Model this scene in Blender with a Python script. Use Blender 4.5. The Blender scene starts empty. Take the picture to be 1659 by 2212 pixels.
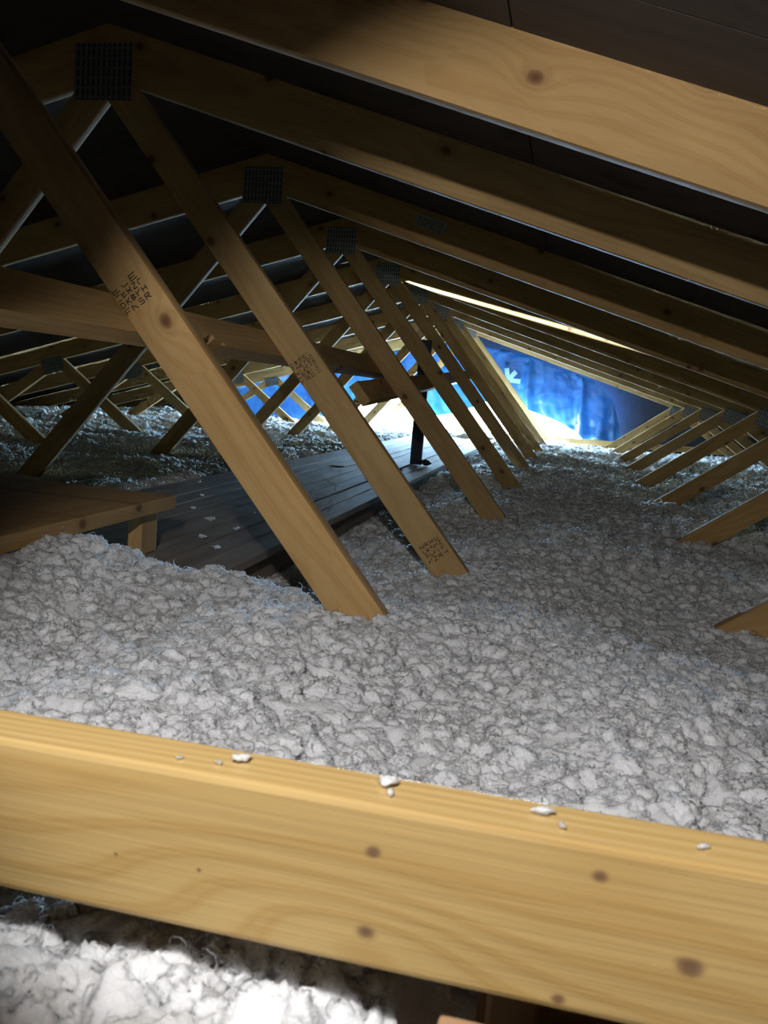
import bpy, bmesh, math, random
import numpy as np
from mathutils import Vector, Matrix, noise as mnoise

random.seed(7)
rng = np.random.default_rng(11)
scn = bpy.context.scene
COL = scn.collection
ZO = 0.98            # height of the lens above the attic floor
F32 = np.float32

# ------------------------------------------------------------------ camera
CAM = (1.3772, 0.0, ZO)
def cam_axes(yaw, pitch, roll):
    f = Vector((-math.sin(yaw)*math.cos(pitch), math.cos(yaw)*math.cos(pitch), -math.sin(pitch)))
    r = Vector((math.cos(yaw), math.sin(yaw), 0)); u = r.cross(f)
    c, s = math.cos(roll), math.sin(roll)
    return f, c*r + s*u, -s*r + c*u
f_, r_, u_ = cam_axes(0.2057, 0.1443, 0.0772)
cam_d = bpy.data.cameras.new('camera'); cam = bpy.data.objects.new('camera', cam_d); COL.objects.link(cam)
cam.matrix_world = Matrix(((r_.x, u_.x, -f_.x, CAM[0]), (r_.y, u_.y, -f_.y, CAM[1]), (r_.z, u_.z, -f_.z, CAM[2]), (0, 0, 0, 1)))
cam_d.sensor_fit = 'HORIZONTAL'; cam_d.sensor_width = 36.0; cam_d.lens = 36.0*1822.8/1659.0
cam_d.clip_start = 0.02; cam_d.clip_end = 200
cam_d.dof.use_dof = True; cam_d.dof.focus_distance = 2.3; cam_d.dof.aperture_fstop = 20.0
scn.camera = cam

# ------------------------------------------------------------------ light
world = bpy.data.worlds.new('overcast_sky'); scn.world = world; world.use_nodes = True
bg = world.node_tree.nodes['Background']
bg.inputs['Color'].default_value = (0.43, 0.71, 1.0, 1); bg.inputs['Strength'].default_value = 440.0

lamp_d = bpy.data.lights.new('head_torch_offscreen', 'SPOT'); lamp = bpy.data.objects.new('head_torch_offscreen', lamp_d); COL.objects.link(lamp)
lamp.location = (1.21, -0.05, 0.385 + ZO)
AZ, EL = math.radians(9), math.radians(-25.5)
ldir = Vector((math.sin(AZ)*math.cos(EL), math.cos(AZ)*math.cos(EL), math.sin(EL)))
lamp.rotation_euler = ldir.to_track_quat('-Z', 'Y').to_euler()
lamp_d.energy = 60.0; lamp_d.color = (1.0, 0.98, 0.975); lamp_d.spot_size = math.radians(78); lamp_d.spot_blend = 0.34
lamp_d.shadow_soft_size = 0.012

sun_d = bpy.data.lights.new('winter_sun_offscreen', 'SUN'); sun = bpy.data.objects.new('winter_sun_offscreen', sun_d); COL.objects.link(sun)
sun.rotation_euler = Vector((1.0, 0.30, -0.222)).to_track_quat('-Z', 'Y').to_euler()
sun_d.energy = 70.0; sun_d.angle = math.radians(0.53); sun_d.color = (0.66, 0.85, 1.0)

def portal(name, loc, rot, sx, sy):
    d = bpy.data.lights.new(name, 'AREA'); d.shape = 'RECTANGLE'; d.size = sx; d.size_y = sy
    d.cycles.is_portal = True
    o = bpy.data.objects.new(name, d); COL.objects.link(o); o.location = loc; o.rotation_euler = rot
    return o
portal('gable_opening_portal', (-0.78, 11.74, -0.16 + ZO), (math.radians(-90), 0, 0), 5.0, 0.56)

scn.view_settings.view_transform = 'Standard'; scn.view_settings.look = 'None'
scn.view_settings.exposure = 0.0; scn.view_settings.gamma = 1.0; scn.view_settings.use_curve_mapping = False
scn.cycles.use_denoising = True
scn.cycles.use_adaptive_sampling = True; scn.cycles.adaptive_threshold = 0.12; scn.cycles.adaptive_min_samples = 12
scn.cycles.max_bounces = 5; scn.cycles.diffuse_bounces = 4; scn.cycles.transparent_max_bounces = 8
scn.cycles.sample_clamp_indirect = 40.0

# ------------------------------------------------------------------ materials
def mat(name):
    m = bpy.data.materials.new(name); m.use_nodes = True
    nt = m.node_tree; b = nt.nodes['Principled BSDF']
    return m, nt, b
def N(nt, t, **kw):
    n = nt.nodes.new(t)
    for k, v in kw.items(): setattr(n, k, v)
    return n
def L(nt, a, b): nt.links.new(a, b)
def ramp(nt, fac, stops):
    r = N(nt, 'ShaderNodeValToRGB'); e = r.color_ramp.elements
    e[0].position, e[0].color = stops[0][0], (*stops[0][1], 1)
    e[1].position, e[1].color = stops[-1][0], (*stops[-1][1], 1)
    for p, c in stops[1:-1]:
        n = e.new(p); n.color = (*c, 1)
    if fac is not None: L(nt, fac, r.inputs[0])
    return r
def math_n(nt, op, a, b=None):
    n = N(nt, 'ShaderNodeMath', operation=op)
    for i, v in enumerate((a, b)):
        if v is None: continue
        if isinstance(v, (int, float)): n.inputs[i].default_value = v
        else: L(nt, v, n.inputs[i])
    return n.outputs[0]
def mixc(nt, fac, a, b, mode='MIX'):
    n = N(nt, 'ShaderNodeMix', data_type='RGBA', blend_type=mode)
    for i, v in ((0, fac), (6, a), (7, b)):
        if isinstance(v, (int, float)): n.inputs[i].default_value = v
        elif isinstance(v, tuple): n.inputs[i].default_value = (*v, 1)
        else: L(nt, v, n.inputs[i])
    return n.outputs[2]

def wood_mat(name, light, dark, knot, rough=0.75, ring=95.0, knotty=0.55, grime=0.25, spec=0.18, fixed=None):
    m, nt, b = mat(name)
    tc = N(nt, 'ShaderNodeTexCoord'); oi = N(nt, 'ShaderNodeObjectInfo')
    off = N(nt, 'ShaderNodeVectorMath', operation='SCALE'); off.inputs[0].default_value = (37.0, 0.31, 0.19)
    L(nt, oi.outputs['Random'], off.inputs['Scale'])
    co = N(nt, 'ShaderNodeVectorMath', operation='ADD'); L(nt, tc.outputs['Object'], co.inputs[0]); L(nt, off.outputs[0], co.inputs[1])
    # slow warp along the length
    m1 = N(nt, 'ShaderNodeMapping'); m1.inputs['Scale'].default_value = (0.9, 6, 6); L(nt, co.outputs[0], m1.inputs[0])
    nz = N(nt, 'ShaderNodeTexNoise'); nz.inputs['Scale'].default_value = 1.0; nz.inputs['Detail'].default_value = 2; L(nt, m1.outputs[0], nz.inputs[0])
    # growth rings around a pith that lies off to one side
    sep = N(nt, 'ShaderNodeSeparateXYZ'); L(nt, co.outputs[0], sep.inputs[0])
    y = math_n(nt, 'ADD', sep.outputs[1], 0.05); z = math_n(nt, 'ADD', sep.outputs[2], -0.035)
    d = math_n(nt, 'SQRT', math_n(nt, 'ADD', math_n(nt, 'MULTIPLY', y, y), math_n(nt, 'MULTIPLY', z, z)))
    d = math_n(nt, 'ADD', d, math_n(nt, 'MULTIPLY', nz.outputs[0], 0.075))
    # knots
    kx = N(nt, 'ShaderNodeCombineXYZ'); L(nt, math_n(nt, 'MULTIPLY', sep.outputs[0], 4.2), kx.inputs[0])
    L(nt, math_n(nt, 'MULTIPLY', math_n(nt, 'ADD', sep.outputs[2], math_n(nt, 'MULTIPLY', oi.outputs['Random'], 7.0)), 5.6), kx.inputs[1])
    vo = N(nt, 'ShaderNodeTexVoronoi', voronoi_dimensions='2D'); vo.inputs['Scale'].default_value = 1.0; L(nt, kx.outputs[0], vo.inputs[0])
    sc = N(nt, 'ShaderNodeSeparateColor'); L(nt, vo.outputs['Color'], sc.inputs[0])
    gate = math_n(nt, 'GREATER_THAN', sc.outputs[0], knotty)
    wn = N(nt, 'ShaderNodeTexNoise'); wn.inputs['Scale'].default_value = 60; L(nt, co.outputs[0], wn.inputs[0])
    kd = math_n(nt, 'ADD', vo.outputs['Distance'], math_n(nt, 'MULTIPLY', math_n(nt, 'SUBTRACT', wn.outputs[0], 0.5), 0.03))
    kn = ramp(nt, kd, [(0.02, (1, 1, 1)), (0.05, (0.75, 0.75, 0.75)), (0.075, (0.22, 0.22, 0.22)), (0.16, (0, 0, 0))])
    kfac = math_n(nt, 'MULTIPLY', kn.outputs[0], gate)
    extra = None
    if fixed:
        so = N(nt, 'ShaderNodeSeparateXYZ'); L(nt, tc.outputs['Object'], so.inputs[0]); kfac = None
        for (fx, fz, fr, amp) in fixed:
            px = math_n(nt, 'MULTIPLY', math_n(nt, 'SUBTRACT', so.outputs[0], fx), 0.8); pz = math_n(nt, 'SUBTRACT', so.outputs[2], fz)
            dd = math_n(nt, 'SQRT', math_n(nt, 'ADD', math_n(nt, 'MULTIPLY', px, px), math_n(nt, 'MULTIPLY', pz, pz)))
            dn = math_n(nt, 'ADD', dd, math_n(nt, 'MULTIPLY', math_n(nt, 'SUBTRACT', wn.outputs[0], 0.5), fr*.6))
            kk = ramp(nt, math_n(nt, 'DIVIDE', dn, fr), [(0.25, (1, 1, 1)), (0.55, (0.7, 0.7, 0.7)), (0.75, (0.25, 0.25, 0.25)), (1.0, (0, 0, 0))]).outputs[0]
            kfac = kk if kfac is None else math_n(nt, 'MAXIMUM', kfac, kk)
            # grain swept round the knot
            sw = math_n(nt, 'MULTIPLY', math_n(nt, 'POWER', 2.718, math_n(nt, 'MULTIPLY', math_n(nt, 'ADD', math_n(nt, 'MULTIPLY', math_n(nt, 'MULTIPLY', px, px), 260), math_n(nt, 'MULTIPLY', math_n(nt, 'MULTIPLY', pz, pz), 1500)), -1.0)), amp)
            extra = sw if extra is None else math_n(nt, 'ADD', extra, sw)
    halo = math_n(nt, 'MULTIPLY', math_n(nt, 'DIVIDE', 0.004, math_n(nt, 'ADD', vo.outputs['Distance'], 0.06)), gate)
    d = math_n(nt, 'ADD', d, halo if extra is None else extra)
    s = math_n(nt, 'SINE', math_n(nt, 'MULTIPLY', d, ring*2*math.pi))
    s = math_n(nt, 'MULTIPLY', math_n(nt, 'ADD', s, 1.0), 0.5)
    rg = ramp(nt, s, [(0.0, (0, 0, 0)), (0.55, (0.12, 0.12, 0.12)), (0.9, (1, 1, 1)), (1.0, (0.6, 0.6, 0.6))])
    # fibres
    m2 = N(nt, 'ShaderNodeMapping'); m2.inputs['Scale'].default_value = (5, 240, 240); L(nt, co.outputs[0], m2.inputs[0])
    fb = N(nt, 'ShaderNodeTexNoise'); fb.inputs['Scale'].default_value = 1.0; fb.inputs['Detail'].default_value = 3; L(nt, m2.outputs[0], fb.inputs[0])
    # broad tone
    m3 = N(nt, 'ShaderNodeMapping'); m3.inputs['Scale'].default_value = (3, 14, 14); L(nt, co.outputs[0], m3.inputs[0])
    bt = N(nt, 'ShaderNodeTexNoise'); bt.inputs['Scale'].default_value = 1.0; bt.inputs['Detail'].default_value = 4; L(nt, m3.outputs[0], bt.inputs[0])
    rf = math_n(nt, 'MULTIPLY', rg.outputs[0], math_n(nt, 'ADD', math_n(nt, 'MULTIPLY', nz.outputs[0], 0.6), 0.15))
    c = mixc(nt, rf, light, dark)
    c = mixc(nt, math_n(nt, 'MULTIPLY', fb.outputs[0], 0.35), c, dark)
    btr = ramp(nt, bt.outputs[0], [(0.35, (1, 1, 1)), (0.7, (1-grime, 1-grime*1.1, 1-grime*1.2))])
    c = mixc(nt, 1.0, c, btr.outputs[0], 'MULTIPLY')
    tint = ramp(nt, oi.outputs['Random'], [(0, (1.0, 1.0, 1.0)), (0.5, (0.94, 0.90, 0.86)), (1, (1.0, 0.94, 0.88))])
    c = mixc(nt, 1.0, c, tint.outputs[0], 'MULTIPLY')
    c = mixc(nt, kfac, c, knot)
    L(nt, c, b.inputs['Base Color'])
    b.inputs['Roughness'].default_value = rough; b.inputs['Specular IOR Level'].default_value = spec
    bp = N(nt, 'ShaderNodeBump'); bp.inputs['Strength'].default_value = 0.25; bp.inputs['Distance'].default_value = 0.002
    L(nt, math_n(nt, 'ADD', fb.outputs[0], math_n(nt, 'MULTIPLY', s, 0.3)), bp.inputs['Height']); L(nt, bp.outputs[0], b.inputs['Normal'])
    return m

M = {}
M['spruce'] = wood_mat('spruce_lumber', (0.50, 0.345, 0.155), (0.39, 0.225, 0.078), (0.13, 0.058, 0.026))
KN = [(-.0961, .020, .0045, .004), (-.097, -.0246, .006, .022), (.0142, .0299, .0045, .004), (.0017, -.0381, .004, .003), (-.19, -.009, .0015, .012), (-.2389, -.0095, .0016, .0), (.06, -.0073, .007, .006)]
M['beam'] = wood_mat('spruce_rail', (0.40, 0.285, 0.118), (0.28, 0.155, 0.038), (0.13, 0.075, 0.04), rough=0.42, ring=120, grime=0.12, spec=0.40, fixed=KN)
M['plank'] = wood_mat('grey_plank', (0.37, 0.315, 0.265), (0.25, 0.205, 0.17), (0.10, 0.075, 0.06), rough=0.75, spec=0.2, ring=60, knotty=0.8, grime=0.4)
M['lid'] = wood_mat('lid_board', (0.42, 0.28, 0.165), (0.30, 0.18, 0.095), (0.14, 0.07, 0.03), ring=60, grime=0.35)
M['post'] = wood_mat('dark_post', (0.050, 0.060, 0.085), (0.038, 0.045, 0.065), (0.02, 0.02, 0.03), rough=0.6)

def sheathing():
    m, nt, b = mat('weathered_sheathing')
    tc = N(nt, 'ShaderNodeTexCoord')
    mp = N(nt, 'ShaderNodeMapping'); mp.inputs['Scale'].default_value = (2.0, 14.0, 1); L(nt, tc.outputs['Object'], mp.inputs[0])
    n1 = N(nt, 'ShaderNodeTexNoise'); n1.inputs['Scale'].default_value = 2.0; n1.inputs['Detail'].default_value = 6; L(nt, mp.outputs[0], n1.inputs[0])
    n2 = N(nt, 'ShaderNodeTexNoise'); n2.inputs['Scale'].default_value = 9.0; n2.inputs['Detail'].default_value = 3; L(nt, tc.outputs['Object'], n2.inputs[0])
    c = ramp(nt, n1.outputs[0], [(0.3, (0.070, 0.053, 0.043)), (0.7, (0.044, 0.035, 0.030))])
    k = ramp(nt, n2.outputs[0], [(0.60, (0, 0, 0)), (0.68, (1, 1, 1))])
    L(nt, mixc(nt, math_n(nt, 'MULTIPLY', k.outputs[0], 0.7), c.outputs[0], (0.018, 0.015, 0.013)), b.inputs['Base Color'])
    b.inputs['Roughness'].default_value = 0.75
    return m
M['sheath'] = sheathing()

def plain(name, col, rough=0.8, nscale=20, var=0.3, metal=0.0):
    m, nt, b = mat(name)
    tc = N(nt, 'ShaderNodeTexCoord'); n1 = N(nt, 'ShaderNodeTexNoise'); n1.inputs['Scale'].default_value = nscale; n1.inputs['Detail'].default_value = 5
    L(nt, tc.outputs['Object'], n1.inputs[0])
    c = ramp(nt, n1.outputs[0], [(0.3, tuple(x*(1-var) for x in col)), (0.7, col)])
    L(nt, c.outputs[0], b.inputs['Base Color']); b.inputs['Roughness'].default_value = rough; b.inputs['Metallic'].default_value = metal
    return m
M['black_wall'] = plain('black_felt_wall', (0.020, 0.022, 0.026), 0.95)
M['board'] = plain('gypsum_board', (0.45, 0.43, 0.40), 0.9, 6)
M['ink'] = plain('stamp_ink', (0.055, 0.035, 0.018), 0.8)
M['paper'] = plain('paper_label', (0.36, 0.37, 0.33), 0.8, 60)
M['paper_ink'] = plain('label_print', (0.05, 0.05, 0.045), 0.8)
M['debris'] = plain('dark_debris', (0.03, 0.028, 0.03), 0.8)

def plate_mat():
    m, nt, b = mat('galvanised_nail_plate')
    tc = N(nt, 'ShaderNodeTexCoord'); sp = N(nt, 'ShaderNodeSeparateXYZ'); L(nt, tc.outputs['Object'], sp.inputs[0])
    def band(v, f, w, ph=0.0):
        return math_n(nt, 'LESS_THAN', math_n(nt, 'FRACT', math_n(nt, 'ADD', math_n(nt, 'MULTIPLY', v, f), ph)), w)
    slot = math_n(nt, 'MULTIPLY', band(sp.outputs[0], 62, 0.40), band(sp.outputs[2], 38, 0.78, 0.5))
    n1 = N(nt, 'ShaderNodeTexNoise'); n1.inputs['Scale'].default_value = 40; L(nt, tc.outputs['Object'], n1.inputs[0])
    c = ramp(nt, n1.outputs[0], [(0.3, (0.20, 0.21, 0.22)), (0.7, (0.29, 0.30, 0.31))])
    L(nt, mixc(nt, slot, c.outputs[0], (0.03, 0.03, 0.03)), b.inputs['Base Color'])
    L(nt, math_n(nt, 'SUBTRACT', 0.75, math_n(nt, 'MULTIPLY', slot, 0.7)), b.inputs['Metallic'])
    b.inputs['Roughness'].default_value = 0.5
    bp = N(nt, 'ShaderNodeBump'); bp.inputs['Strength'].default_value = 0.6; bp.inputs['Distance'].default_value = 0.002; bp.invert = True
    L(nt, slot, bp.inputs['Height']); L(nt, bp.outputs[0], b.inputs['Normal'])
    return m
M['plate'] = plate_mat()

def wool_mat():
    m, nt, b = mat('white_glass_wool')
    tc = N(nt, 'ShaderNodeTexCoord'); geo = N(nt, 'ShaderNodeNewGeometry')
    n1 = N(nt, 'ShaderNodeTexNoise'); n1.inputs['Scale'].default_value = 9; n1.inputs['Detail'].default_value = 3; L(nt, geo.outputs['Position'], n1.inputs[0])
    c = ramp(nt, n1.outputs[0], [(0.3, (0.80, 0.80, 0.81)), (0.7, (0.89, 0.89, 0.90))])
    n2 = N(nt, 'ShaderNodeTexNoise'); n2.inputs['Scale'].default_value = 240; n2.inputs['Detail'].default_value = 4; n2.inputs['Distortion'].default_value = 2.0
    L(nt, geo.outputs['Position'], n2.inputs[0])
    n3 = N(nt, 'ShaderNodeTexNoise'); n3.inputs['Scale'].default_value = 95; n3.inputs['Detail'].default_value = 2; n3.inputs['Distortion'].default_value = 3.0
    L(nt, geo.outputs['Position'], n3.inputs[0])
    L(nt, c.outputs[0], b.inputs['Base Color']); b.inputs['Roughness'].default_value = 0.9; b.inputs['Specular IOR Level'].default_value = 0.04
    bp = N(nt, 'ShaderNodeBump'); bp.inputs['Strength'].default_value = 1.0; bp.inputs['Distance'].default_value = 0.006
    L(nt, math_n(nt, 'ADD', math_n(nt, 'MULTIPLY', n2.outputs[0], 0.5), n3.outputs[0]), bp.inputs['Height']); L(nt, bp.outputs[0], b.inputs['Normal'])
    b.subsurface_method = 'RANDOM_WALK'
    b.inputs['Subsurface Weight'].default_value = 1.0; b.inputs['Subsurface Radius'].default_value = (1, 1, 1); b.inputs['Subsurface Scale'].default_value = 0.018
    return m
M['wool'] = wool_mat()

def tarp_mat():
    m, nt, b = mat('blue_plastic_tarp')
    tc = N(nt, 'ShaderNodeTexCoord'); n1 = N(nt, 'ShaderNodeTexNoise'); n1.inputs['Scale'].default_value = 5; n1.inputs['Detail'].default_value = 5; n1.inputs['Distortion'].default_value = 1.0
    L(nt, tc.outputs['Object'], n1.inputs[0])
    c = ramp(nt, n1.outputs[0], [(0.3, (0.010, 0.065, 0.23)), (0.7, (0.022, 0.115, 0.34))])
    L(nt, c.outputs[0], b.inputs['Base Color']); b.inputs['Roughness'].default_value = 0.22
    bp = N(nt, 'ShaderNodeBump'); bp.inputs['Strength'].default_value = 0.5; bp.inputs['Distance'].default_value = 0.03
    L(nt, n1.outputs[0], bp.inputs['Height']); L(nt, bp.outputs[0], b.inputs['Normal'])
    tr = N(nt, 'ShaderNodeBsdfTranslucent'); tr.inputs[0].default_value = (0.02, 0.16, 0.62, 1)
    ts = N(nt, 'ShaderNodeBsdfTransparent'); ts.inputs[0].default_value = (0.12, 0.40, 0.95, 1)
    m1 = N(nt, 'ShaderNodeMixShader'); m1.inputs[0].default_value = 0.0017; L(nt, b.outputs[0], m1.inputs[1]); L(nt, tr.outputs[0], m1.inputs[2])
    m2 = N(nt, 'ShaderNodeMixShader'); m2.inputs[0].default_value = 0.00038; L(nt, m1.outputs[0], m2.inputs[1]); L(nt, ts.outputs[0], m2.inputs[2])
    L(nt, m2.outputs[0], nt.nodes['Material Output'].inputs['Surface'])
    return m
M['tarp'] = tarp_mat()
M['tape'] = plain('pale_tape', (0.26, 0.46, 0.52), 0.5)

# ------------------------------------------------------------------ helpers
def link(o, parent=None):
    COL.objects.link(o)
    if parent is not None: o.parent = parent
    return o
def tag(o, label=None, cat=None, group=None, kind=None):
    if label: o['label'] = label
    if cat: o['category'] = cat
    if group: o['group'] = group
    if kind: o['kind'] = kind
    return o
def empty(name, loc=(0, 0, 0)):
    o = bpy.data.objects.new(name, None); o.location = loc; o.empty_display_size = 0.1
    return link(o)
def clip(poly, a, b, c):
    """keep the side a*x + b*z <= c of a convex polygon"""
    out = []
    for i, p in enumerate(poly):
        q = poly[(i+1) % len(poly)]
        dp, dq = a*p[0] + b*p[1] - c, a*q[0] + b*q[1] - c
        if dp <= 0: out.append(p)
        if dp*dq < 0:
            t = dp/(dp - dq); out.append((p[0] + t*(q[0]-p[0]), p[1] + t*(q[1]-p[1])))
    return out
def prism_mesh(name, poly, t, bev=0.0):
    """poly in local x-z, extruded 0..t along local +y; eased edges"""
    bm = bmesh.new()
    area = sum(poly[i][0]*poly[(i+1) % len(poly)][1] - poly[(i+1) % len(poly)][0]*poly[i][1] for i in range(len(poly)))
    if area < 0: poly = poly[::-1]
    a = [bm.verts.new((x, 0, z)) for x, z in poly]; b = [bm.verts.new((x, t, z)) for x, z in poly]
    n = len(poly)
    bm.faces.new(a); bm.faces.new(b[::-1])
    for i in range(n): bm.faces.new((a[(i+1) % n], a[i], b[i], b[(i+1) % n]))
    bmesh.ops.recalc_face_normals(bm, faces=bm.faces)
    if bev: bmesh.ops.bevel(bm, geom=list(bm.edges), offset=bev, segments=2, affect='EDGES', profile=0.6, clamp_overlap=True)
    me = bpy.data.meshes.new(name); bm.to_mesh(me); bm.free()
    if bev:
        for p in me.polygons: p.use_smooth = True
        try: me.set_sharp_from_angle(angle=math.radians(50))
        except Exception: pass
    return me
def member(name, poly, origin, dirx, y, t, m, parent, bev=0.003):
    """planar timber: poly in (x,z) of the truss plane; object axes follow its length"""
    ax = Vector((dirx[0], 0, dirx[1])).normalized(); az = Vector((-ax.z, 0, ax.x))
    loc = [((p[0]-origin[0])*ax.x + (p[1]-origin[1])*ax.z, (p[0]-origin[0])*az.x + (p[1]-origin[1])*az.z) for p in poly]
    me = prism_mesh(name, loc, t, bev); me.materials.append(m)
    o = bpy.data.objects.new(name, me)
    o.matrix_local = Matrix(((ax.x, 0, az.x, origin[0]), (0, 1, 0, y), (ax.z, 0, az.z, origin[1]), (0, 0, 0, 1)))
    return link(o, parent)
def box(name, lo, hi, m, parent=None, bev=0.003, long='x'):
    """axis-aligned timber whose own x axis runs along its length"""
    lo, hi = Vector(lo), Vector(hi); s = hi - lo; c = (lo + hi)/2
    if long == 'x': R = Matrix.Identity(3); d = (s.x, s.y, s.z)
    elif long == 'y': R = Matrix(((0, -1, 0), (1, 0, 0), (0, 0, 1))); d = (s.y, s.x, s.z)
    else: R = Matrix(((0, 0, -1), (0, 1, 0), (1, 0, 0))); d = (s.z, s.y, s.x)
    bm = bmesh.new(); bmesh.ops.create_cube(bm, size=1.0); bmesh.ops.scale(bm, vec=d, verts=bm.verts)
    if bev: bmesh.ops.bevel(bm, geom=list(bm.edges), offset=bev, segments=2, affect='EDGES', profile=0.6, clamp_overlap=True)
    me = bpy.data.meshes.new(name); bm.to_mesh(me); bm.free(); me.materials.append(m)
    o = bpy.data.objects.new(name, me); o.matrix_local = Matrix.Translation(c) @ R.to_4x4()
    return link(o, parent)

# ------------------------------------------------------------------ setting
XW = 6.0; Y0, Y1 = -2.4, 11.85
SL = 0.2933; ZR = 0.9558 + ZO
fl = box('floor', (-XW-.1, Y0-.1, -0.02), (XW+.1, Y1+.1, 0.0), M['board'], bev=0); tag(fl, 'grey gypsum ceiling boards lying under the loose insulation', 'floor', kind='structure')
for s, nm in ((-1, 'wall_left'), (1, 'wall_right')):
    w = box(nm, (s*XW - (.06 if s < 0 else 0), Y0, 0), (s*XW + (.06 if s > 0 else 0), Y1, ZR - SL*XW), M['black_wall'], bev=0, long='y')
    tag(w, 'low dark eave wall beyond the %s' % ('walkway' if s < 0 else 'rail'), 'wall', kind='structure')
GAB = [(-XW, 0), (XW, 0), (XW, ZR-SL*XW), (0, ZR), (-XW, ZR-SL*XW)]
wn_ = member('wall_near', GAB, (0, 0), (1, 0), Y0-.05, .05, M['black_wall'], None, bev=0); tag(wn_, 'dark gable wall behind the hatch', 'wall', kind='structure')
# far gable with its opening
OX0, OX1, OZ0, OZ1 = -3.3, 1.78, -0.50+ZO, 0.10+ZO
wf = empty('wall_far', (0, Y1-.1, 0)); tag(wf, 'black felted gable wall with a low opening behind the blue tarp', 'wall', kind='structure')
def wallpiece(poly):
    poly = [tuple(p) for p in poly]
    member('wall_panel', poly, (0, 0), (1, 0), 0.0, .05, M['black_wall'], wf, bev=0)
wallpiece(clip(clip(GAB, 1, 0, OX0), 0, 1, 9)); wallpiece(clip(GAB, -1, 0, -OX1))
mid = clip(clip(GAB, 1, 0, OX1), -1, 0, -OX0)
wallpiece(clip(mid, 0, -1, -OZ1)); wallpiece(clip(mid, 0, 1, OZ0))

# roof deck: separate panels, the left slope cut by a split added for the sun streak
roof = empty('ceiling', (0, 0, 0)); tag(roof, 'dark weathered roof deck of wide panels nailed over the trusses', 'roof', kind='structure')
HY = math.hypot(1, SL)
nb = 5; wb = (XW + 0.1)/nb
SX0, SX1, SY0, SY1 = 0.275, 0.355, 5.46, 6.01      # narrow split added to the deck to let a blade of sun in
for side in (1, -1):
    for i in range(nb):
        x0, x1 = i*wb, (i+1)*wb
        ys = [Y0 + j*2.44 - (1.22 if i % 2 else 0.0) for j in range(0, 8)]
        for j in range(len(ys)-1):
            a, b_ = max(ys[j], Y0), min(ys[j+1], Y1+.06)
            if b_ - a < 0.05: continue
            pieces = [(x0, x1, a, b_)]
            if side < 0 and i == 0 and a < SY1 and b_ > SY0:
                ya, yb = max(a, SY0), min(b_, SY1)
                pieces = [(x0, SX0, a, b_), (SX1, x1, a, b_)] + [(SX0, SX1, q, w) for q, w in ((a, ya), (yb, b_)) if w - q > .01]
            for (p0, p1, q0, q1) in pieces:
                whole = len(pieces) == 1; g = .0018 if whole else 0.0; e = .008 if whole else 0.0
                bm = bmesh.new()
                def ring(g_, dz): return [bm.verts.new((side*x, y, ZR - SL*x + dz)) for x, y in ((max(0, p0+g_), q0+g_), (p1-g_, q0+g_), (p1-g_, q1-g_), (max(0, p0+g_), q1-g_))]
                lo, mi, up = ring(g, 0), ring(g, .008), ring(-e, .0082)
                tp_ = [bm.verts.new((v.co.x, v.co.y, v.co.z+.008)) for v in up]
                bm.faces.new(lo); bm.faces.new(tp_[::-1])
                for A_, B_ in ((lo, mi), (mi, up), (up, tp_)):
                    for q in range(4): bm.faces.new((A_[q], A_[(q+1) % 4], B_[(q+1) % 4], B_[q]))
                bmesh.ops.recalc_face_normals(bm, faces=bm.faces)
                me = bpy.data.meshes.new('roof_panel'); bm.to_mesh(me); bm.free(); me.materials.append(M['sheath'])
                link(bpy.data.objects.new('roof_panel', me), roof)
# unseen slanted baffle added over the split: passes the sun, blocks other sky light
baffle_d = Vector((-1.0, -0.30, 0.222)).normalized()*1.5
hc = [Vector((-x, y, ZR - SL*x + .004)) for x, y in ((SX0, SY0), (SX1, SY0), (SX1, SY1), (SX0, SY1))]
bm = bmesh.new()
for q in range(4):
    a_, b2_ = hc[q], hc[(q+1) % 4]; out = (b2_ - a_).cross(baffle_d).normalized()*.006
    if out.dot((a_ + b2_)/2 - sum(hc, Vector())/4) < 0: out = -out
    i4 = [bm.verts.new(v) for v in (a_, b2_, b2_ + baffle_d, a_ + baffle_d)]; o4 = [bm.verts.new(v.co + out) for v in i4]
    bm.faces.new(i4); bm.faces.new(o4[::-1])
    for w in range(4): bm.faces.new((i4[w], i4[(w+1) % 4], o4[(w+1) % 4], o4[w]))
bmesh.ops.recalc_face_normals(bm, faces=bm.faces)
me = bpy.data.meshes.new('sky_baffle'); bm.to_mesh(me); bm.free(); me.materials.append(M['black_wall'])
link(bpy.data.objects.new('sky_baffle', me), roof)
# ridge cap keeps the sky out along the ridge
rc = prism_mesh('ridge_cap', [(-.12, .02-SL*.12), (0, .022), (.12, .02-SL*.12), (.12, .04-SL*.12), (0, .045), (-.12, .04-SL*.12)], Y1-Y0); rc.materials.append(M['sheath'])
o = bpy.data.objects.new('ridge_cap', rc); o.location = (0, Y0, ZR); link(o, roof)

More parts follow.
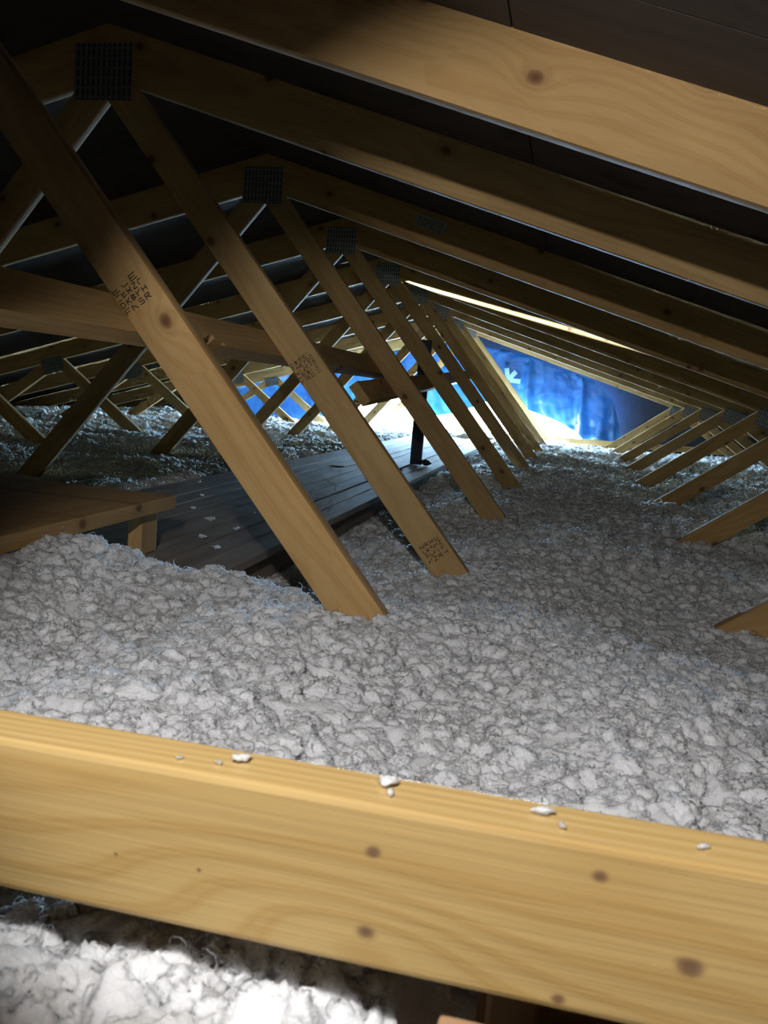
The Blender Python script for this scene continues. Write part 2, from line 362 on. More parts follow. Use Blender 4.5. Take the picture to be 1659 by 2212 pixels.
# ------------------------------------------------------------------ trusses
NX, NZ, WX = 0.0907, 0.7852, 0.8309
UZ = NZ + SL*NX                       # chord underside: z = UZ - SL*|x|
TD = 0.140*HY; ZB = -0.881            # bottom chord top
nrm = math.hypot(1, WX); ex, ez = -0.089/nrm, -0.089*WX/nrm
BIG = [(-8, -3), (8, -3), (8, 3), (-8, 3)]
def half(poly, p, q):
    """keep what lies to the left of p->q"""
    dx, dz = q[0]-p[0], q[1]-p[1]
    return clip(poly, dz, -dx, dz*p[0] - dx*p[1])
def under(poly): return clip(poly, SL, 1, UZ)
def strip(p, d, w):
    a = half(BIG, p, (p[0]+d[0], p[1]+d[1]))
    n = math.hypot(*d); off = (p[0]-d[1]/n*w, p[1]+d[0]/n*w)
    return half(a, (off[0]+d[0], off[1]+d[1]), off)
pol = {}
pol['top_chord'] = ([(0, UZ), (5.95, UZ-SL*5.95), (5.95, UZ+TD-SL*5.95), (0, UZ+TD)], (0, UZ+TD*.3), (1, -SL))
lw = strip((NX+ex, NZ+ez), (WX, -1), 0.089)
lw = clip(under(clip(lw, -1, 0, 0)), 0, -1, -ZB)
pol['long_web'] = (lw, (NX+ex*.5, NZ+ez*.5), (WX, -1))
sw = strip((2.602, 0.037-.1113), (1, 0.75), 0.089)
sw = clip(under(sw), 0, -1, -ZB); sw = clip(sw, -1, -WX, -(NX + WX*NZ + .002))
pol['short_web'] = (sw, (2.602, 0.037-.055), (-1, -0.75))
ow = strip((2.812, -0.123), (1, -0.72), 0.089)
ow = clip(under(ow), 0, -1, -ZB); ow = clip(ow, -0.75, 1, -2.0258-.002)
pol['outer_web'] = (ow, (2.85, -0.09), (1, -0.72))
# fresh handedness check: strips may come out on the far side
def mirror(p): return [(-x, z) for x, z in p]
def shift(p): return [(x, z+ZO) for x, z in p]
def build_truss(y, label):
    t = empty('roof_truss', (0, y, 0)); tag(t, label, 'roof truss', 'timber roof trusses in a row')
    for nm in ('top_chord', 'long_web', 'short_web', 'outer_web'):
        p, o, d = pol[nm]
        member('top_chord' if nm == 'top_chord' else 'web', shift(p), (o[0], o[1]+ZO), d, 0, .038, M['spruce'], t)
        member('top_chord' if nm == 'top_chord' else 'web', shift(mirror(p)), (-o[0], o[1]+ZO), (-d[0], d[1]), 0, .038, M['spruce'], t)
    member('bottom_chord', [(-5.9, ZB+ZO-.089), (5.9, ZB+ZO-.089), (5.9, ZB+ZO), (-5.9, ZB+ZO)], (0, ZB+ZO-.04), (1, 0), 0, .038, M['spruce'], t)
    def plate(cx, cz, w, h, ang):
        c, s = math.cos(ang), math.sin(ang)
        q = [(cx + a*w/2*c - b*h/2*s, cz + a*w/2*s + b*h/2*c + ZO) for a, b in ((-1, -1), (1, -1), (1, 1), (-1, 1))]
        return member('nail_plate', q, (cx, cz+ZO), (c, s), -.0022, .0018, M['plate'], t, bev=0)
    plate(-.012, .826, .178, .152, 0)
    plate(2.70, -.012, .19, .125, math.atan(-SL)); plate(-2.70, -.012, .19, .125, math.atan(SL))
    return t
def copy_tree(o):
    r = o.copy(); COL.objects.link(r)
    for ch in o.children:
        c = ch.copy(); COL.objects.link(c); c.parent = r
        for g in ch.children:
            d = g.copy(); COL.objects.link(d); d.parent = c
    return r
TY = [1.4783] + [2.3015 + 1.278*k for k in range(8)]
ORD = ['ninth', 'eighth', 'seventh', 'sixth', 'fifth', 'fourth', 'third', 'second']
base = build_truss(TY[0], 'spruce roof truss ninth from the blue tarp, beside the low platform')
TR = [base]
for k in range(1, 9):
    t = copy_tree(base); t.location.y = TY[k]
    t['label'] = 'spruce roof truss standing right against the blue tarp' if k == 8 else 'spruce roof truss %s from the blue tarp' % ORD[k]
    TR.append(t)
def child(t, nm, i=0): return [c for c in t.children if c.name.split('.')[0] == nm][i]

# grade stamps and paper label: marks too worn to read, drawn as broken strokes
def stamp(truss, cx, cz, ang, rows, w, h, seed, name='grade_stamp', mtl='ink', parent=None, yoff=-.0012):
    rr = random.Random(seed); bm = bmesh.new()
    ca, sa = math.cos(ang), math.sin(ang)
    def seg(x0, z0, x1, z1, tw):
        dx, dz = x1-x0, z1-z0; n = math.hypot(dx, dz) or 1; px, pz = -dz/n*tw, dx/n*tw
        vs = []
        for x, z in ((x0-px, z0-pz), (x1-px, z1-pz), (x1+px, z1+pz), (x0+px, z0+pz)):
            vs.append((cx + x*ca - z*sa, cz + x*sa + z*ca))
        lo = [bm.verts.new((x, 0, z)) for x, z in vs]; up = [bm.verts.new((x, -.0005, z)) for x, z in vs]
        bm.faces.new(up); bm.faces.new(lo[::-1])
        for q in range(4): bm.faces.new((lo[q], lo[(q+1) % 4], up[(q+1) % 4], up[q]))
    rh = h/len(rows)
    for i, n in enumerate(rows):
        cw = w/ max(n, 1)
        z0 = h/2 - (i+.86)*rh
        for j in range(n):
            x0 = -w/2 + j*cw; a, b_ = cw*.66, rh*.7; tw = rh*.055
            g = rr.choice('RSDEKHZNBC')
            S = {'R': [(0,0,0,1),(0,1,.9,.95),(.9,.95,.9,.55),(.9,.55,0,.5),(.3,.5,1,0)], 'S': [(1,.9,.1,1),(.1,1,0,.6),(0,.6,1,.4),(1,.4,.9,0),(.9,0,0,.1)],
                 'D': [(0,0,0,1),(0,1,.8,.85),(.8,.85,.9,.2),(.9,.2,0,0)], 'E': [(0,0,0,1),(0,1,1,1),(0,.5,.8,.5),(0,0,1,0)], 'K': [(0,0,0,1),(0,.4,1,1),(.2,.55,1,0)],
                 'H': [(0,0,0,1),(1,0,1,1),(0,.5,1,.5)], 'Z': [(0,1,1,1),(1,1,0,0),(0,0,1,0)], 'N': [(0,0,0,1),(0,1,1,0),(1,0,1,1)],
                 'B': [(0,0,0,1),(0,1,.9,.8),(.9,.8,0,.5),(0,.5,1,.25),(1,.25,0,0)], 'C': [(1,.85,.3,1),(.3,1,0,.5),(0,.5,.3,0),(.3,0,1,.15)]}[g]
            for (p, q, r2, s2) in S:
                if rr.random() < .18: continue
                seg(x0 + p*a, z0 + q*b_, x0 + r2*a, z0 + s2*b_, tw)
    me = bpy.data.meshes.new(name); bm.to_mesh(me); bm.free(); me.materials.append(M[mtl])
    o = bpy.data.objects.new(name, me)
    if parent is None:
        o.location = (0, yoff, 0); link(o, truss)
    return o
def web_pt(z, frac):   # point on the long web's face: frac 0 = lower-left edge, 1 = upper-right edge
    zz = z; x = NX + WX*(NZ - zz)
    return x + ex*(1-frac), zz + ez*(1-frac) + ZO
ANG = math.atan2(1, -WX)   # up along the web
for tr, z, fr, rows, w, h, sd in ((TR[0], 0.175, .42, [3, 5, 5, 4], .066, .062, 3), (TR[1], 0.075, .45, [5, 6, 6, 5, 4], .074, .070, 5), (TR[1], -0.405, .55, [4, 5, 5, 4], .066, .062, 9)):
    x, zz = web_pt(z, fr)
    stamp(tr, x, zz, math.atan2(WX, 1), rows, w, h, sd)
# paper label on the chord of the third truss
lab = member('paper_label', [(-.066, -.026), (.066, -.026), (.066, .026), (-.066, .026)], (0, 0), (1, 0), 0, .0012, M['paper'], TR[2], bev=0)
lab.matrix_local = Matrix.Translation((.736, -.0025, .688+ZO)) @ Matrix.Rotation(math.atan(SL), 4, 'Y')
tag(lab, 'pale paper label stapled to the chord')
pi = stamp(TR[2], 0, 0, 0, [7, 8, 6], .11, .038, 21, 'label_print', 'paper_ink', parent=lab); pi.location = (0, -.0004, 0); link(pi, lab)

# ------------------------------------------------------------------ bracing
wd = Vector((WX, 0, -1)).normalized(); wn = Vector((-1, 0, -WX)).normalized()   # along the web, out of its lower-left edge
def on_web(z, y): return Vector((NX+ex + WX*(NZ+ez - z), y, z + ZO))
def brace(name, ya, za, yb, zb, notch=None):
    """flat 2x4 nailed on the lower-left edges of the long webs; upper edge height za..zb"""
    A, B = on_web(za, ya), on_web(zb, yb); ax = (B-A).normalized(); ay = wn.copy()
    az = ax.cross(ay).normalized()
    if az.dot(wd) > 0: az = -az            # local z points up the web
    ay = az.cross(ax).normalized(); Ln = (B-A).length
    poly = [(0, -.089), (Ln, -.089), (Ln, 0), (0, 0)]
    if notch:
        a, pts = notch; poly = [(0, -.089)] + [(a+u, -.089+v) for u, v in pts] + [(Ln, -.089), (Ln, 0), (0, 0)]
    me = prism_mesh(name, poly, .038, 0.0025 if not notch else 0.0); me.materials.append(M['spruce'])
    o = bpy.data.objects.new(name, me)
    org = A + wn*.001
    if ay.dot(wn) < 0: org = A + wn*.039
    o.matrix_world = Matrix(((ax.x, ay.x, az.x, org.x), (ax.y, ay.y, az.y, org.y), (ax.z, ay.z, az.z, org.z), (0, 0, 0, 1)))
    return link(o)
b1 = brace('lateral_brace', 0.55, .142, 3.74, .135, (1.22, [(0, 0), (.02, .012), (.05, .02), (.085, .034), (.10, .03), (.095, .02), (.135, .012), (.14, .006), (.09, 0)]))
tag(b1, 'long spruce brace with a broken knot notch nailed behind the first webs', 'brace')
b2 = brace('lateral_brace', 3.02, .022, 7.46, .215)
tag(b2, 'rising spruce brace nailed behind the webs, crossing the dark post', 'brace')
ps = box('support_post', (.315, 5.845, -.508+ZO), (.397, 5.885, .357+ZO), M['post'], long='z'); tag(ps, 'dark blue-black upright post standing on the plank walkway', 'post')

# ------------------------------------------------------------------ walkway
WZ = -0.508
wk = empty('plank_walkway', (0.07, 6.0, ZO+WZ-.4)); tag(wk, 'grey weathered plank walkway running between the trusses to the opening', 'walkway')
def wpart(nm, lo, hi, m, long):
    o = box(nm, lo, hi, m, None, .003, long); mw = o.matrix_world.copy(); o.parent = wk; o.matrix_local = Matrix.Translation(-wk.location) @ o.matrix_basis; return o
npl = 9; wx0, wx1 = -.40, .535; pw = (wx1-wx0)/npl
for i in range(npl):
    g = 0.007 + 0.005*(i % 3 == 1)
    cut = [2.02 - .12*(i % 2), 5.2 + 1.278*((i*2) % 3) - .0, 10.2 + .1*(i % 2)]
    for j in range(2):
        dz = random.uniform(-.003, .004)
        wpart('plank', (wx0+i*pw+g/2, cut[j]+.003, WZ+ZO-.026+dz), (wx0+(i+1)*pw-g/2, cut[j+1]-.003, WZ+ZO+dz), M['plank'], 'y')
for x in (-.33, .07, .455):
    wpart('bearer', (x, 2.1, WZ+ZO-.115), (x+.038, 10.1, WZ+ZO-.031), M['plank'], 'y')
for k in range(1, 8):
    wpart('block', (-.36, TY[k]+.045, ZB+ZO-.08), (.50, TY[k]+.083, WZ+ZO-.1155), M['plank'], 'x')

# ------------------------------------------------------------------ raised lid
LZ = -.345
lid = empty('low_platform', (-.2, 1.8, 0.3)); tag(lid, 'low brown board platform raised on short timber legs beside the insulation', 'platform')
def lpart(o):
    o.parent = lid; o.matrix_local = Matrix.Translation(-lid.location) @ o.matrix_basis; return o
lpart(box('board', (-.32, 1.22, LZ+ZO-.037), (.307, 2.213, LZ+ZO), M['spruce'], long='y'))
lpart(box('board', (-.85, 1.22, LZ+ZO-.037), (-.325, 2.245, LZ+ZO+.002), M['spruce'], long='y'))
for (x, y, z0) in ((.225, 2.095, WZ), (.225, 1.32, -.88), (-.78, 2.095, -.88), (-.78, 1.32, -.88)):
    lpart(box('leg', (x, y, z0+ZO+.004), (x+.042, y+.088, LZ+ZO-.0372), M['spruce'], long='z'))
lpart(box('rail', (-.78, 1.408, LZ+ZO-.127), (-.742, 2.095, LZ+ZO-.0372), M['spruce'], long='y'))

# ------------------------------------------------------------------ foreground rail and hatch rim
rail = empty('hatch_rail', (1.38, .41, 0)); tag(rail, 'pale yellow knotty timber rail across the near insulation', 'rail')
def rpart(o):
    o.parent = rail; o.matrix_local = Matrix.Translation(-rail.location) @ o.matrix_basis; return o
BZ, BY = -.2076+ZO, .3915
rb = rpart(box('beam', (.25, BY, BZ-.089), (2.55, BY+.038, BZ), M['beam'], bev=.0035))
for x in (.30, 2.42): rpart(box('leg', (x, BY, 0), (x+.089, BY+.038, BZ-.0895), M['beam'], long='z'))
hr = empty('attic_hatch', (1.75, .30, 0)); tag(hr, 'brown timber access hatch below the yellow rail', 'hatch')
def hpart(o):
    o.parent = hr; o.matrix_local = Matrix.Translation(-hr.location) @ o.matrix_basis; return o
hpart(box('rim_board', (1.349, .297, -.305+ZO), (2.2, .335, -.2665+ZO), M['lid']))
for x in (1.366, 2.1): hpart(box('stud', (x, .437, 0), (x+.030, .468, -.325+ZO), M['lid'], long='z'))
hpart(box('back_board', (1.36, .472, 0), (2.2, .49, -.33+ZO), M['lid']))


# ------------------------------------------------------------------ end plate, tarp
ep = box('end_plate', (-4.6, 11.36, -.545+ZO), (4.6, 11.40, -.468+ZO), M['spruce']); ep.rotation_euler = (0, -0.013, 0)
tag(ep, 'pale timber plate lying along the foot of the tarp', 'plate')
def tarp():
    bot = [(-3.7, -.40), (-3.2, -.56), (-2.67, -.56), (-2.23, -.53), (-1.99, -.448), (-1.56, -.265), (-1.31, -.149), (-.95, -.03), (-.6, -.2), (-.39, -.304), (-.17, -.256), (.11, -.139), (.24, -.067), (.5, -.07), (.81, -.126), (1.2, -.236), (1.5, -.38), (1.57, -.455), (1.75, -.46), (2.12, -.455)]
    top = [(-3.7, -.22), (-3.0, -.02), (-2.0, .26), (-1.0, .52), (-.35, .66), (.2, .66), (.7, .60), (1.1, .46), (1.36, .40), (1.6, .33), (1.78, .2), (1.914, .08), (2.046, -.3), (2.12, -.44)]
    nx, nz = 330, 70
    xs = np.linspace(-3.7, 2.12, nx)
    zb = np.interp(xs, *zip(*bot)); zt = np.maximum(np.interp(xs, *zip(*top)), zb + .01)
    V = []
    for j in range(nz):
        v = j/(nz-1)
        for i, x in enumerate(xs):
            z = zb[i] + (zt[i]-zb[i])*v
            hang = (1-v)**.7
            d = 0.035*mnoise.noise(Vector((x*3.1, z*.8, 1.7)))*(.3+hang) + .03*abs(mnoise.noise(Vector((x*5.5+z*1.5, z*1.0, 8.2))))*(.25+hang) + .012*mnoise.noise(Vector((x*12, z*9, 3)))
            for fx, ft, fw, am in ((.78, .52, .045, .10), (1.5, .34, .04, .09), (1.78, .0, .05, .07), (1.95, -.2, .03, .05), (-.9, .3, .05, .06), (-2.2, .1, .06, .07)):
                xx = x - fx - (ft-z)*.06
                d += am*math.exp(-(xx/(fw*(1+1.3*max(0, ft-z))))**2)*min(1, max(0, (ft+.25-z)*1.6))
            d += .022*abs(mnoise.noise(Vector((x*2.2 + z*2.8, z*2.6 - x*1.1, 5.5)))) + .010*abs(mnoise.noise(Vector((x*7.0 - z*6.0, z*8.0, 2.2))))
            V.append((x, -d, z))
    Fc = [(j*nx+i, j*nx+i+1, (j+1)*nx+i+1, (j+1)*nx+i) for j in range(nz-1) for i in range(nx-1)]
    me = bpy.data.meshes.new('plastic_tarp'); me.from_pydata(V, [], Fc); me.materials.append(M['tarp'])
    for p in me.polygons: p.use_smooth = True
    o = bpy.data.objects.new('plastic_tarp', me); o.location = (0, 11.55, ZO)
    return link(o)
tp = tarp(); tag(tp, 'creased blue translucent plastic tarp hung over the gable end', 'tarp')
for ang, x, z, ln in ((100, .505, .350, .10), (50, .590, .322, .105), (-3, .622, .240, .14), (140, .525, .270, .07)):
    me = prism_mesh('tape_strip', [(-ln/2, -.030), (ln/2, -.030), (ln/2, .030), (-ln/2, .030)], .002); me.materials.append(M['tape'])
    o = bpy.data.objects.new('tape_strip', me); link(o, tp)
    o.matrix_local = Matrix.Translation((x, -.062-.002*(ang % 7)/7, z)) @ Matrix.Rotation(-math.radians(ang), 4, 'Y')

# ------------------------------------------------------------------ loose-fill insulation
def vnoise(x, y, seed):
    xi, yi = np.floor(x).astype(np.int64), np.floor(y).astype(np.int64); xf, yf = x-xi, y-yi
    def h(a, b):
        n = (a*374761393 + b*668265263 + seed*1442695041) & 0xffffffff
        n = ((n ^ (n >> 13))*1274126177) & 0xffffffff
        return ((n ^ (n >> 16)) & 0xffff)/65535.0
    u, v = xf*xf*(3-2*xf), yf*yf*(3-2*yf)
    return (h(xi, yi)*(1-u) + h(xi+1, yi)*u)*(1-v) + (h(xi, yi+1)*(1-u) + h(xi+1, yi+1)*u)*v
def sst(a, b, t):
    t = np.clip((t-a)/(b-a), 0, 1); return t*t*(3-2*t)
def base_h(x, y):
    h = -.530 - .022*sst(1.35, 1.75, x) + .055*(vnoise(x*1.3, y*1.3, 1)-.5) + .05*(vnoise(x*3.2, y*3.2, 2)-.5)
    near = 1 - sst(1.55, 2.15, y + .35*np.clip(x-1.0, 0, 1.5)*0)
    h = h + .105*near*(1-.35*sst(1.5, 2.1, x))
    h = h + .058*(1 - sst(.45, .85, y))*(1-sst(1.9, 2.6, x))
    # heap against the raised lid
    h = h + .055*np.exp(-((x-.34)/.16)**2 - ((y-1.72)/.22)**2) + .03*np.exp(-((x-.68)/.12)**2 - ((y-1.72)/.12)**2)
    h = h + .022*np.exp(-((x-1.03)/.25)**2 - ((y-1.42)/.2)**2) - .055*np.exp(-((x-1.86)/.32)**2 - ((y-2.15)/.35)**2)
    # falls away under the lid
    h = np.where((x < .26) & (y < 2.2) & (y > 1.0) & (x > -.9), np.minimum(h, -.43), h)
    # walkway trough
    inw = sst(-.46, -.36, x)*(1-sst(.50, .62, x))*sst(1.90, 2.12, y)*(1-sst(10.0, 10.25, y))
    h = h*(1-inw) + (-.62)*inw
    # shallow ditch beside the walkway
    h = h - .05*np.exp(-((x-.64)/.13)**2)*sst(1.9, 2.2, y)
    h = h - .02*sst(9.5, 11, y)
    h = np.minimum(h, .76 - SL*np.abs(x))
    # hatch well
    hat = sst(1.31, 1.35, x)*(1-sst(.46, .48, y))
    h = h*(1-hat) + (-.93)*hat
    return h
def height(x, y):
    h = base_h(x, y)
    for f, a, s in ((14, .020, 5), (30, .013, 6), (62, .008, 7), (130, .0035, 8)):
        wx = x + .5/f*vnoise(x*f*.7, y*f*.7, s+20); wy = y + .5/f*vnoise(x*f*.7, y*f*.7, s+40)
        n = vnoise(wx*f, wy*f, s); h = h + a*(1-2*np.abs(2*n-1))*.5
    return h
verts, faces, nv = [], [], 0
def patch(x0, x1, y0, y1, st):
    global nv
    xs = np.linspace(x0, x1, max(2, int((x1-x0)/st)+1)); ys = np.linspace(y0, y1, max(2, int((y1-y0)/st)+1))
    X, Yy = np.meshgrid(xs, ys); Z = height(X, Yy) + ZO
    verts.append(np.stack([X, Yy, Z], -1).reshape(-1, 3))
    idx = np.arange(X.size).reshape(X.shape) + nv
    faces.append(np.stack([idx[:-1, :-1], idx[:-1, 1:], idx[1:, 1:], idx[1:, :-1]], -1).reshape(-1, 4)); nv += X.size
patch(-.2, 2.3, .05, 2.6, .008)
patch(-3.0, 3.4, 2.6, 6.0, .017)
patch(-5.6, 5.6, 6.0, 11.36, .03)
patch(-5.6, -3.0, 2.6, 6.0, .06); patch(3.4, 5.6, 2.6, 6.0, .06)
patch(-5.6, -.2, .05, 2.6, .05); patch(2.3, 5.6, .05, 2.6, .05); patch(-5.6, 1.30, -2.3, .05, .05); patch(2.25, 5.6, -2.3, .05, .05)
HV = np.concatenate(verts); HF = np.concatenate(faces)
# scatter of clumps
P, S, R = [], [], []
def scatter(x0, x1, y0, y1, dens, r0, r1, lift=.25):
    n = int((x1-x0)*(y1-y0)*dens)
    x = rng.uniform(x0, x1, n); y = rng.uniform(y0, y1, n)
    r = r0 + (r1-r0)*rng.random(n)**2.2
    z = base_h(x, y)
    keep = ~((x > -.43) & (x < .56) & (y > 2.08) & (y < 10.2)) & ~((x > 1.30) & (y < .49)) & ~((x > -.86) & (x < .28) & (y > 1.2) & (y < 2.24) & (z > -.47))
    keep &= ~((y > BY-.012) & (y < BY+.05) & (z + r > -.30))
    x, y, z, r = x[keep], y[keep], z[keep], r[keep]
    P.append(np.stack([x, y, z + ZO + r*lift*(rng.random(len(x))*1.6-.6)], -1)); S.append(r)
    R.append(rng.uniform(-1, 1, (len(x), 3))*np.array([.6, .6, 3.14]))
scatter(-.3, 2.5, .05, 1.5, 4200, .007, .026)
scatter(-.3, 2.8, 1.5, 2.6, 3800, .007, .027)
scatter(-2.6, 3.4, 2.6, 4.6, 1900, .010, .032)
scatter(-4.2, 4.2, 4.6, 7.5, 800, .015, .042)
scatter(-4.9, 4.9, 7.5, 11.3, 420, .021, .052)
scatter(.1, 1.29, .05, .37, 2500, .009, .026)
P = np.concatenate(P); S = np.concatenate(S); R = np.concatenate(R)
allv = np.concatenate([HV, P]).astype(F32)
me = bpy.data.meshes.new('loose_fill_insulation')
me.vertices.add(len(allv)); me.vertices.foreach_set('co', allv.ravel())
nf = len(HF); me.loops.add(nf*4); me.loops.foreach_set('vertex_index', HF.astype(np.int32).ravel())
me.polygons.add(nf); me.polygons.foreach_set('loop_start', (np.arange(nf)*4).astype(np.int32))
me.polygons.foreach_set('use_smooth', np.ones(nf, bool))
me.update(calc_edges=True)
at_s = me.attributes.new('clump_size', 'FLOAT', 'POINT'); at_s.data.foreach_set('value', np.concatenate([np.zeros(len(HV)), S]).astype(F32))
at_r = me.attributes.new('clump_turn', 'FLOAT_VECTOR', 'POINT'); at_r.data.foreach_set('vector', np.concatenate([np.zeros((len(HV), 3)), R]).astype(F32).ravel())
me.materials.append(M['wool'])
ins = bpy.data.objects.new('loose_fill_insulation', me); link(ins)
tag(ins, 'white fluffy loose-fill glass wool insulation spread over the attic floor', 'insulation', kind='stuff')

def clump_nodes():
    ng = bpy.data.node_groups.new('wool_clumps', 'GeometryNodeTree')
    ng.interface.new_socket('Geometry', in_out='INPUT', socket_type='NodeSocketGeometry'); ng.interface.new_socket('Geometry', in_out='OUTPUT', socket_type='NodeSocketGeometry')
    gi = ng.nodes.new('NodeGroupInput'); go = ng.nodes.new('NodeGroupOutput')
    def nn(t, **kw):
        n = ng.nodes.new(t)
        for k, v in kw.items(): setattr(n, k, v)
        return n
    lk = ng.links.new
    na = nn('GeometryNodeInputNamedAttribute', data_type='FLOAT'); na.inputs['Name'].default_value = 'clump_size'
    cmp = nn('FunctionNodeCompare', data_type='FLOAT', operation='GREATER_THAN'); lk(na.outputs[0], cmp.inputs[0]); cmp.inputs[1].default_value = 1e-4
    sg = nn('GeometryNodeSeparateGeometry', domain='POINT'); lk(gi.outputs[0], sg.inputs[0]); lk(cmp.outputs[0], sg.inputs[1])
    m2p = nn('GeometryNodeMeshToPoints'); lk(sg.outputs[0], m2p.inputs[0])
    g2i = nn('GeometryNodeGeometryToInstance')
    for k in range(7):
        ico = nn('GeometryNodeMeshIcoSphere'); ico.inputs['Radius'].default_value = 1.0; ico.inputs['Subdivisions'].default_value = 5
        pos = nn('GeometryNodeInputPosition'); nor = nn('GeometryNodeInputNormal')
        tot = None
        for sc, amp, dist, ridged in ((.9, .70, .3, False), (2.0, .55, .8, False), (3.6, .20, 1.6, True), (8.0, .06, 1.5, True)):
            nz = nn('ShaderNodeTexNoise', noise_dimensions='4D'); lk(pos.outputs[0], nz.inputs['Vector']); nz.inputs['W'].default_value = 3.7*k + sc
            nz.inputs['Scale'].default_value = sc; nz.inputs['Detail'].default_value = 1.0; nz.inputs['Distortion'].default_value = dist
            v = nn('ShaderNodeMath', operation='SUBTRACT'); lk(nz.outputs[0], v.inputs[0]); v.inputs[1].default_value = .5
            out = v.outputs[0]
            if ridged:
                ab = nn('ShaderNodeMath', operation='ABSOLUTE'); lk(out, ab.inputs[0])
                mu = nn('ShaderNodeMath', operation='MULTIPLY_ADD'); lk(ab.outputs[0], mu.inputs[0]); mu.inputs[1].default_value = 2.2; mu.inputs[2].default_value = -.3; out = mu.outputs[0]
            ml = nn('ShaderNodeMath', operation='MULTIPLY'); lk(out, ml.inputs[0]); ml.inputs[1].default_value = amp*1.5
            if tot is None: tot = ml.outputs[0]
            else:
                ad = nn('ShaderNodeMath', operation='ADD'); lk(tot, ad.inputs[0]); lk(ml.outputs[0], ad.inputs[1]); tot = ad.outputs[0]
        vs = nn('ShaderNodeVectorMath', operation='SCALE'); lk(nor.outputs[0], vs.inputs[0]); lk(tot, vs.inputs['Scale'])
        sp = nn('GeometryNodeSetPosition'); lk(ico.outputs[0], sp.inputs['Geometry']); lk(vs.outputs[0], sp.inputs['Offset'])
        tf = nn('GeometryNodeTransform'); lk(sp.outputs[0], tf.inputs[0]); tf.inputs['Scale'].default_value = (1.15, .95, .78)
        ss = nn('GeometryNodeSetShadeSmooth'); lk(tf.outputs[0], ss.inputs[0])
        sm = nn('GeometryNodeSetMaterial'); lk(ss.outputs[0], sm.inputs[0]); sm.inputs['Material'].default_value = M['wool']
        dp = nn('GeometryNodeDistributePointsOnFaces'); lk(sm.outputs[0], dp.inputs['Mesh']); dp.inputs['Density'].default_value = 0.75; dp.inputs['Seed'].default_value = k
        spi = nn('GeometryNodeCurveSpiral'); spi.inputs['Resolution'].default_value = 10; spi.inputs['Rotations'].default_value = .55 + .08*k; spi.inputs['Start Radius'].default_value = .12; spi.inputs['End Radius'].default_value = .36; spi.inputs['Height'].default_value = .28
        cc = nn('GeometryNodeCurvePrimitiveCircle'); cc.inputs['Resolution'].default_value = 3; cc.inputs['Radius'].default_value = .022
        c2m = nn('GeometryNodeCurveToMesh'); lk(spi.outputs[0], c2m.inputs['Curve']); lk(cc.outputs[0], c2m.inputs['Profile Curve'])
        wm = nn('GeometryNodeSetMaterial'); lk(c2m.outputs[0], wm.inputs[0]); wm.inputs['Material'].default_value = M['wool']
        rv = nn('FunctionNodeRandomValue', data_type='FLOAT_VECTOR'); rv.inputs[0].default_value = (-3.14, -3.14, -3.14); rv.inputs[1].default_value = (3.14, 3.14, 3.14)
        e2 = nn('FunctionNodeEulerToRotation'); lk(rv.outputs[0], e2.inputs[0])
        rs = nn('FunctionNodeRandomValue', data_type='FLOAT'); rs.inputs[2].default_value = .5; rs.inputs[3].default_value = 1.5
        wi = nn('GeometryNodeInstanceOnPoints'); lk(dp.outputs[0], wi.inputs['Points']); lk(wm.outputs[0], wi.inputs['Instance']); lk(e2.outputs[0], wi.inputs['Rotation']); lk(rs.outputs[1], wi.inputs['Scale'])
        rz = nn('GeometryNodeRealizeInstances'); lk(wi.outputs[0], rz.inputs[0])
        jv = nn('GeometryNodeJoinGeometry'); lk(sm.outputs[0], jv.inputs[0]); lk(rz.outputs[0], jv.inputs[0])
        lk(jv.outputs[0], g2i.inputs[0])
    nr = nn('GeometryNodeInputNamedAttribute', data_type='FLOAT_VECTOR'); nr.inputs['Name'].default_value = 'clump_turn'
    na2 = nn('GeometryNodeInputNamedAttribute', data_type='FLOAT'); na2.inputs['Name'].default_value = 'clump_size'
    iop = nn('GeometryNodeInstanceOnPoints'); lk(m2p.outputs[0], iop.inputs['Points']); lk(g2i.outputs[0], iop.inputs['Instance'])
    iop.inputs['Pick Instance'].default_value = True
    ri = nn('FunctionNodeRandomValue', data_type='INT'); ri.inputs[4].default_value = 0; ri.inputs[5].default_value = 6; lk(ri.outputs[2], iop.inputs['Instance Index'])
    e2r = nn('FunctionNodeEulerToRotation'); lk(nr.outputs[0], e2r.inputs[0]); lk(e2r.outputs[0], iop.inputs['Rotation'])
    lk(na2.outputs[0], iop.inputs['Scale'])
    jg = nn('GeometryNodeJoinGeometry'); lk(iop.outputs[0], jg.inputs[0]); lk(sg.outputs[1], jg.inputs[0]); lk(jg.outputs[0], go.inputs[0])
    return ng
md = ins.modifiers.new('wool_clumps', 'NODES'); md.node_group = clump_nodes()

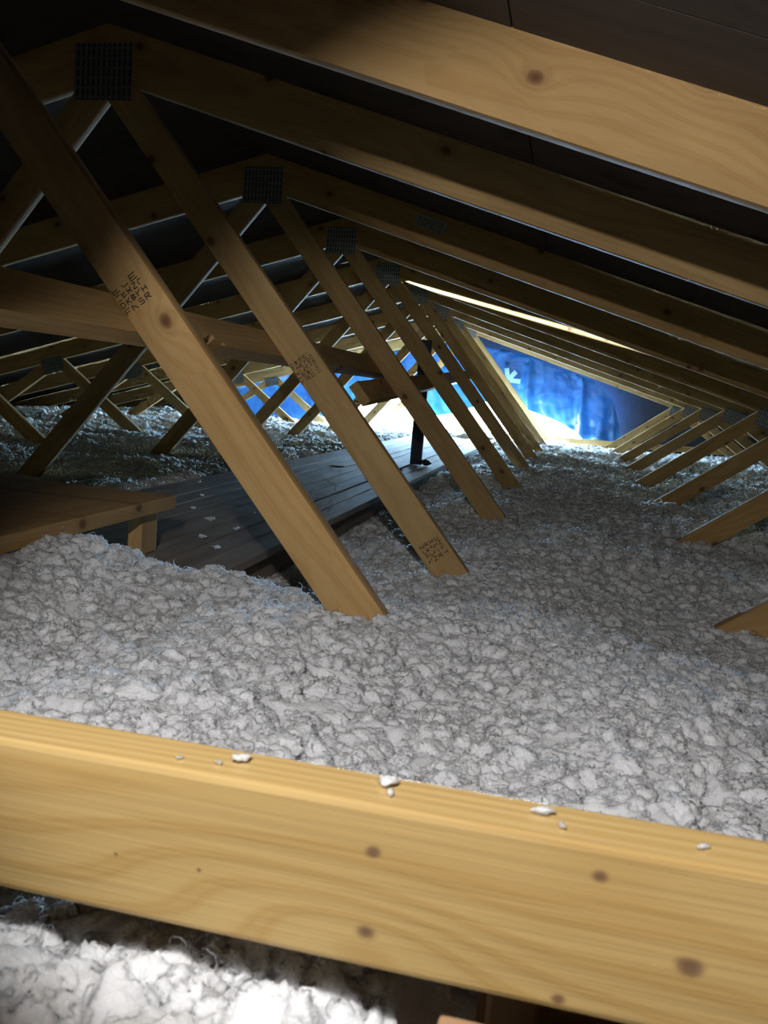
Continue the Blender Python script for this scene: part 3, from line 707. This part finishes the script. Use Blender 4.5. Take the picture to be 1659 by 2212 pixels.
# ------------------------------------------------------------------ stray tufts
def tuft_mesh(seed):
    bm = bmesh.new(); bmesh.ops.create_icosphere(bm, subdivisions=3, radius=1.0)
    for v in bm.verts:
        p = v.co.copy(); r = 1 + .9*mnoise.noise(p*1.6 + Vector((seed*7.1, 0, 0))) + .5*mnoise.noise(p*3.5 + Vector((0, seed*3.3, 0)))
        v.co = Vector((p.x*1.5, p.y*.8, p.z*.55))*max(.25, r)
    zmin = min(v.co.z for v in bm.verts)
    for v in bm.verts: v.co.z -= zmin
    me = bpy.data.meshes.new('wool_tuft'); bm.to_mesh(me); bm.free(); me.materials.append(M['wool'])
    for p in me.polygons: p.use_smooth = True
    return me
TM = [tuft_mesh(i) for i in range(5)]
def tuft(x, y, z, s, label, group, rz=None):
    o = bpy.data.objects.new('wool_tuft', random.choice(TM)); o.location = (x, y, z + ZO); o.scale = (s, s, s); o.rotation_euler = (0, 0, random.uniform(0, 6.3) if rz is None else rz)
    link(o); tag(o, label, 'tuft', group)
for x, y, s in ((1.222, .414, .0030), (1.212, .407, .0014), (1.303, .416, .0034), (1.307, .407, .0020), (1.385, .414, .0030), (1.395, .404, .0016), (1.462, .408, .0018), (1.19, .405, .0012)):
    tuft(x, y, -.2076, s, 'tiny white wool tuft lying on the timber rail', 'wool tufts on the rail')
for x, y, s in ((.18, 2.75, .011), (.02, 2.95, .006), (.33, 2.62, .008), (.30, 2.42, .009), (-.1, 3.3, .006), (.12, 3.45, .006), (.42, 2.75, .005), (-.2, 2.75, .007), (.05, 2.55, .005), (.22, 3.9, .006), (-.15, 4.3, .006), (.3, 3.2, .006), (.40, 2.30, .007), (-.30, 3.7, .007), (.47, 3.05, .006), (.25, 3.0, .005), (-.05, 3.9, .006), (.44, 4.6, .006)):
    tuft(x, y, WZ+.003, s, 'small white wool tuft lying on the plank walkway', 'wool tufts on the walkway')
tuft(.02, 1.72, LZ, .011, 'small white wool tuft lying on the brown platform', 'wool tufts on the platform'); 
for x, y in ((.43, 5.80), (.36, 5.2)):
    o = bpy.data.objects.new('debris_chip', TM[1].copy()); o.data.materials.clear(); o.data.materials.append(M['debris'])
    o.location = (x, y, WZ+ZO+.003); o.scale = (.022, .02, .028) if x > .4 else (.014, .012, .014); link(o); tag(o, 'dark debris chip lying right beside the foot of the post' if x > .4 else 'smaller dark chip lying on the planks short of the post', 'debris')
tuft(2.203, 8.676, .212, .014, 'white wool tuft stuck to a chord, third truss from the tarp', None)
tuft(1.633, 2.300, .326, .004, 'tiny wool tuft hanging from the chord edge, eighth truss from the tarp', None)
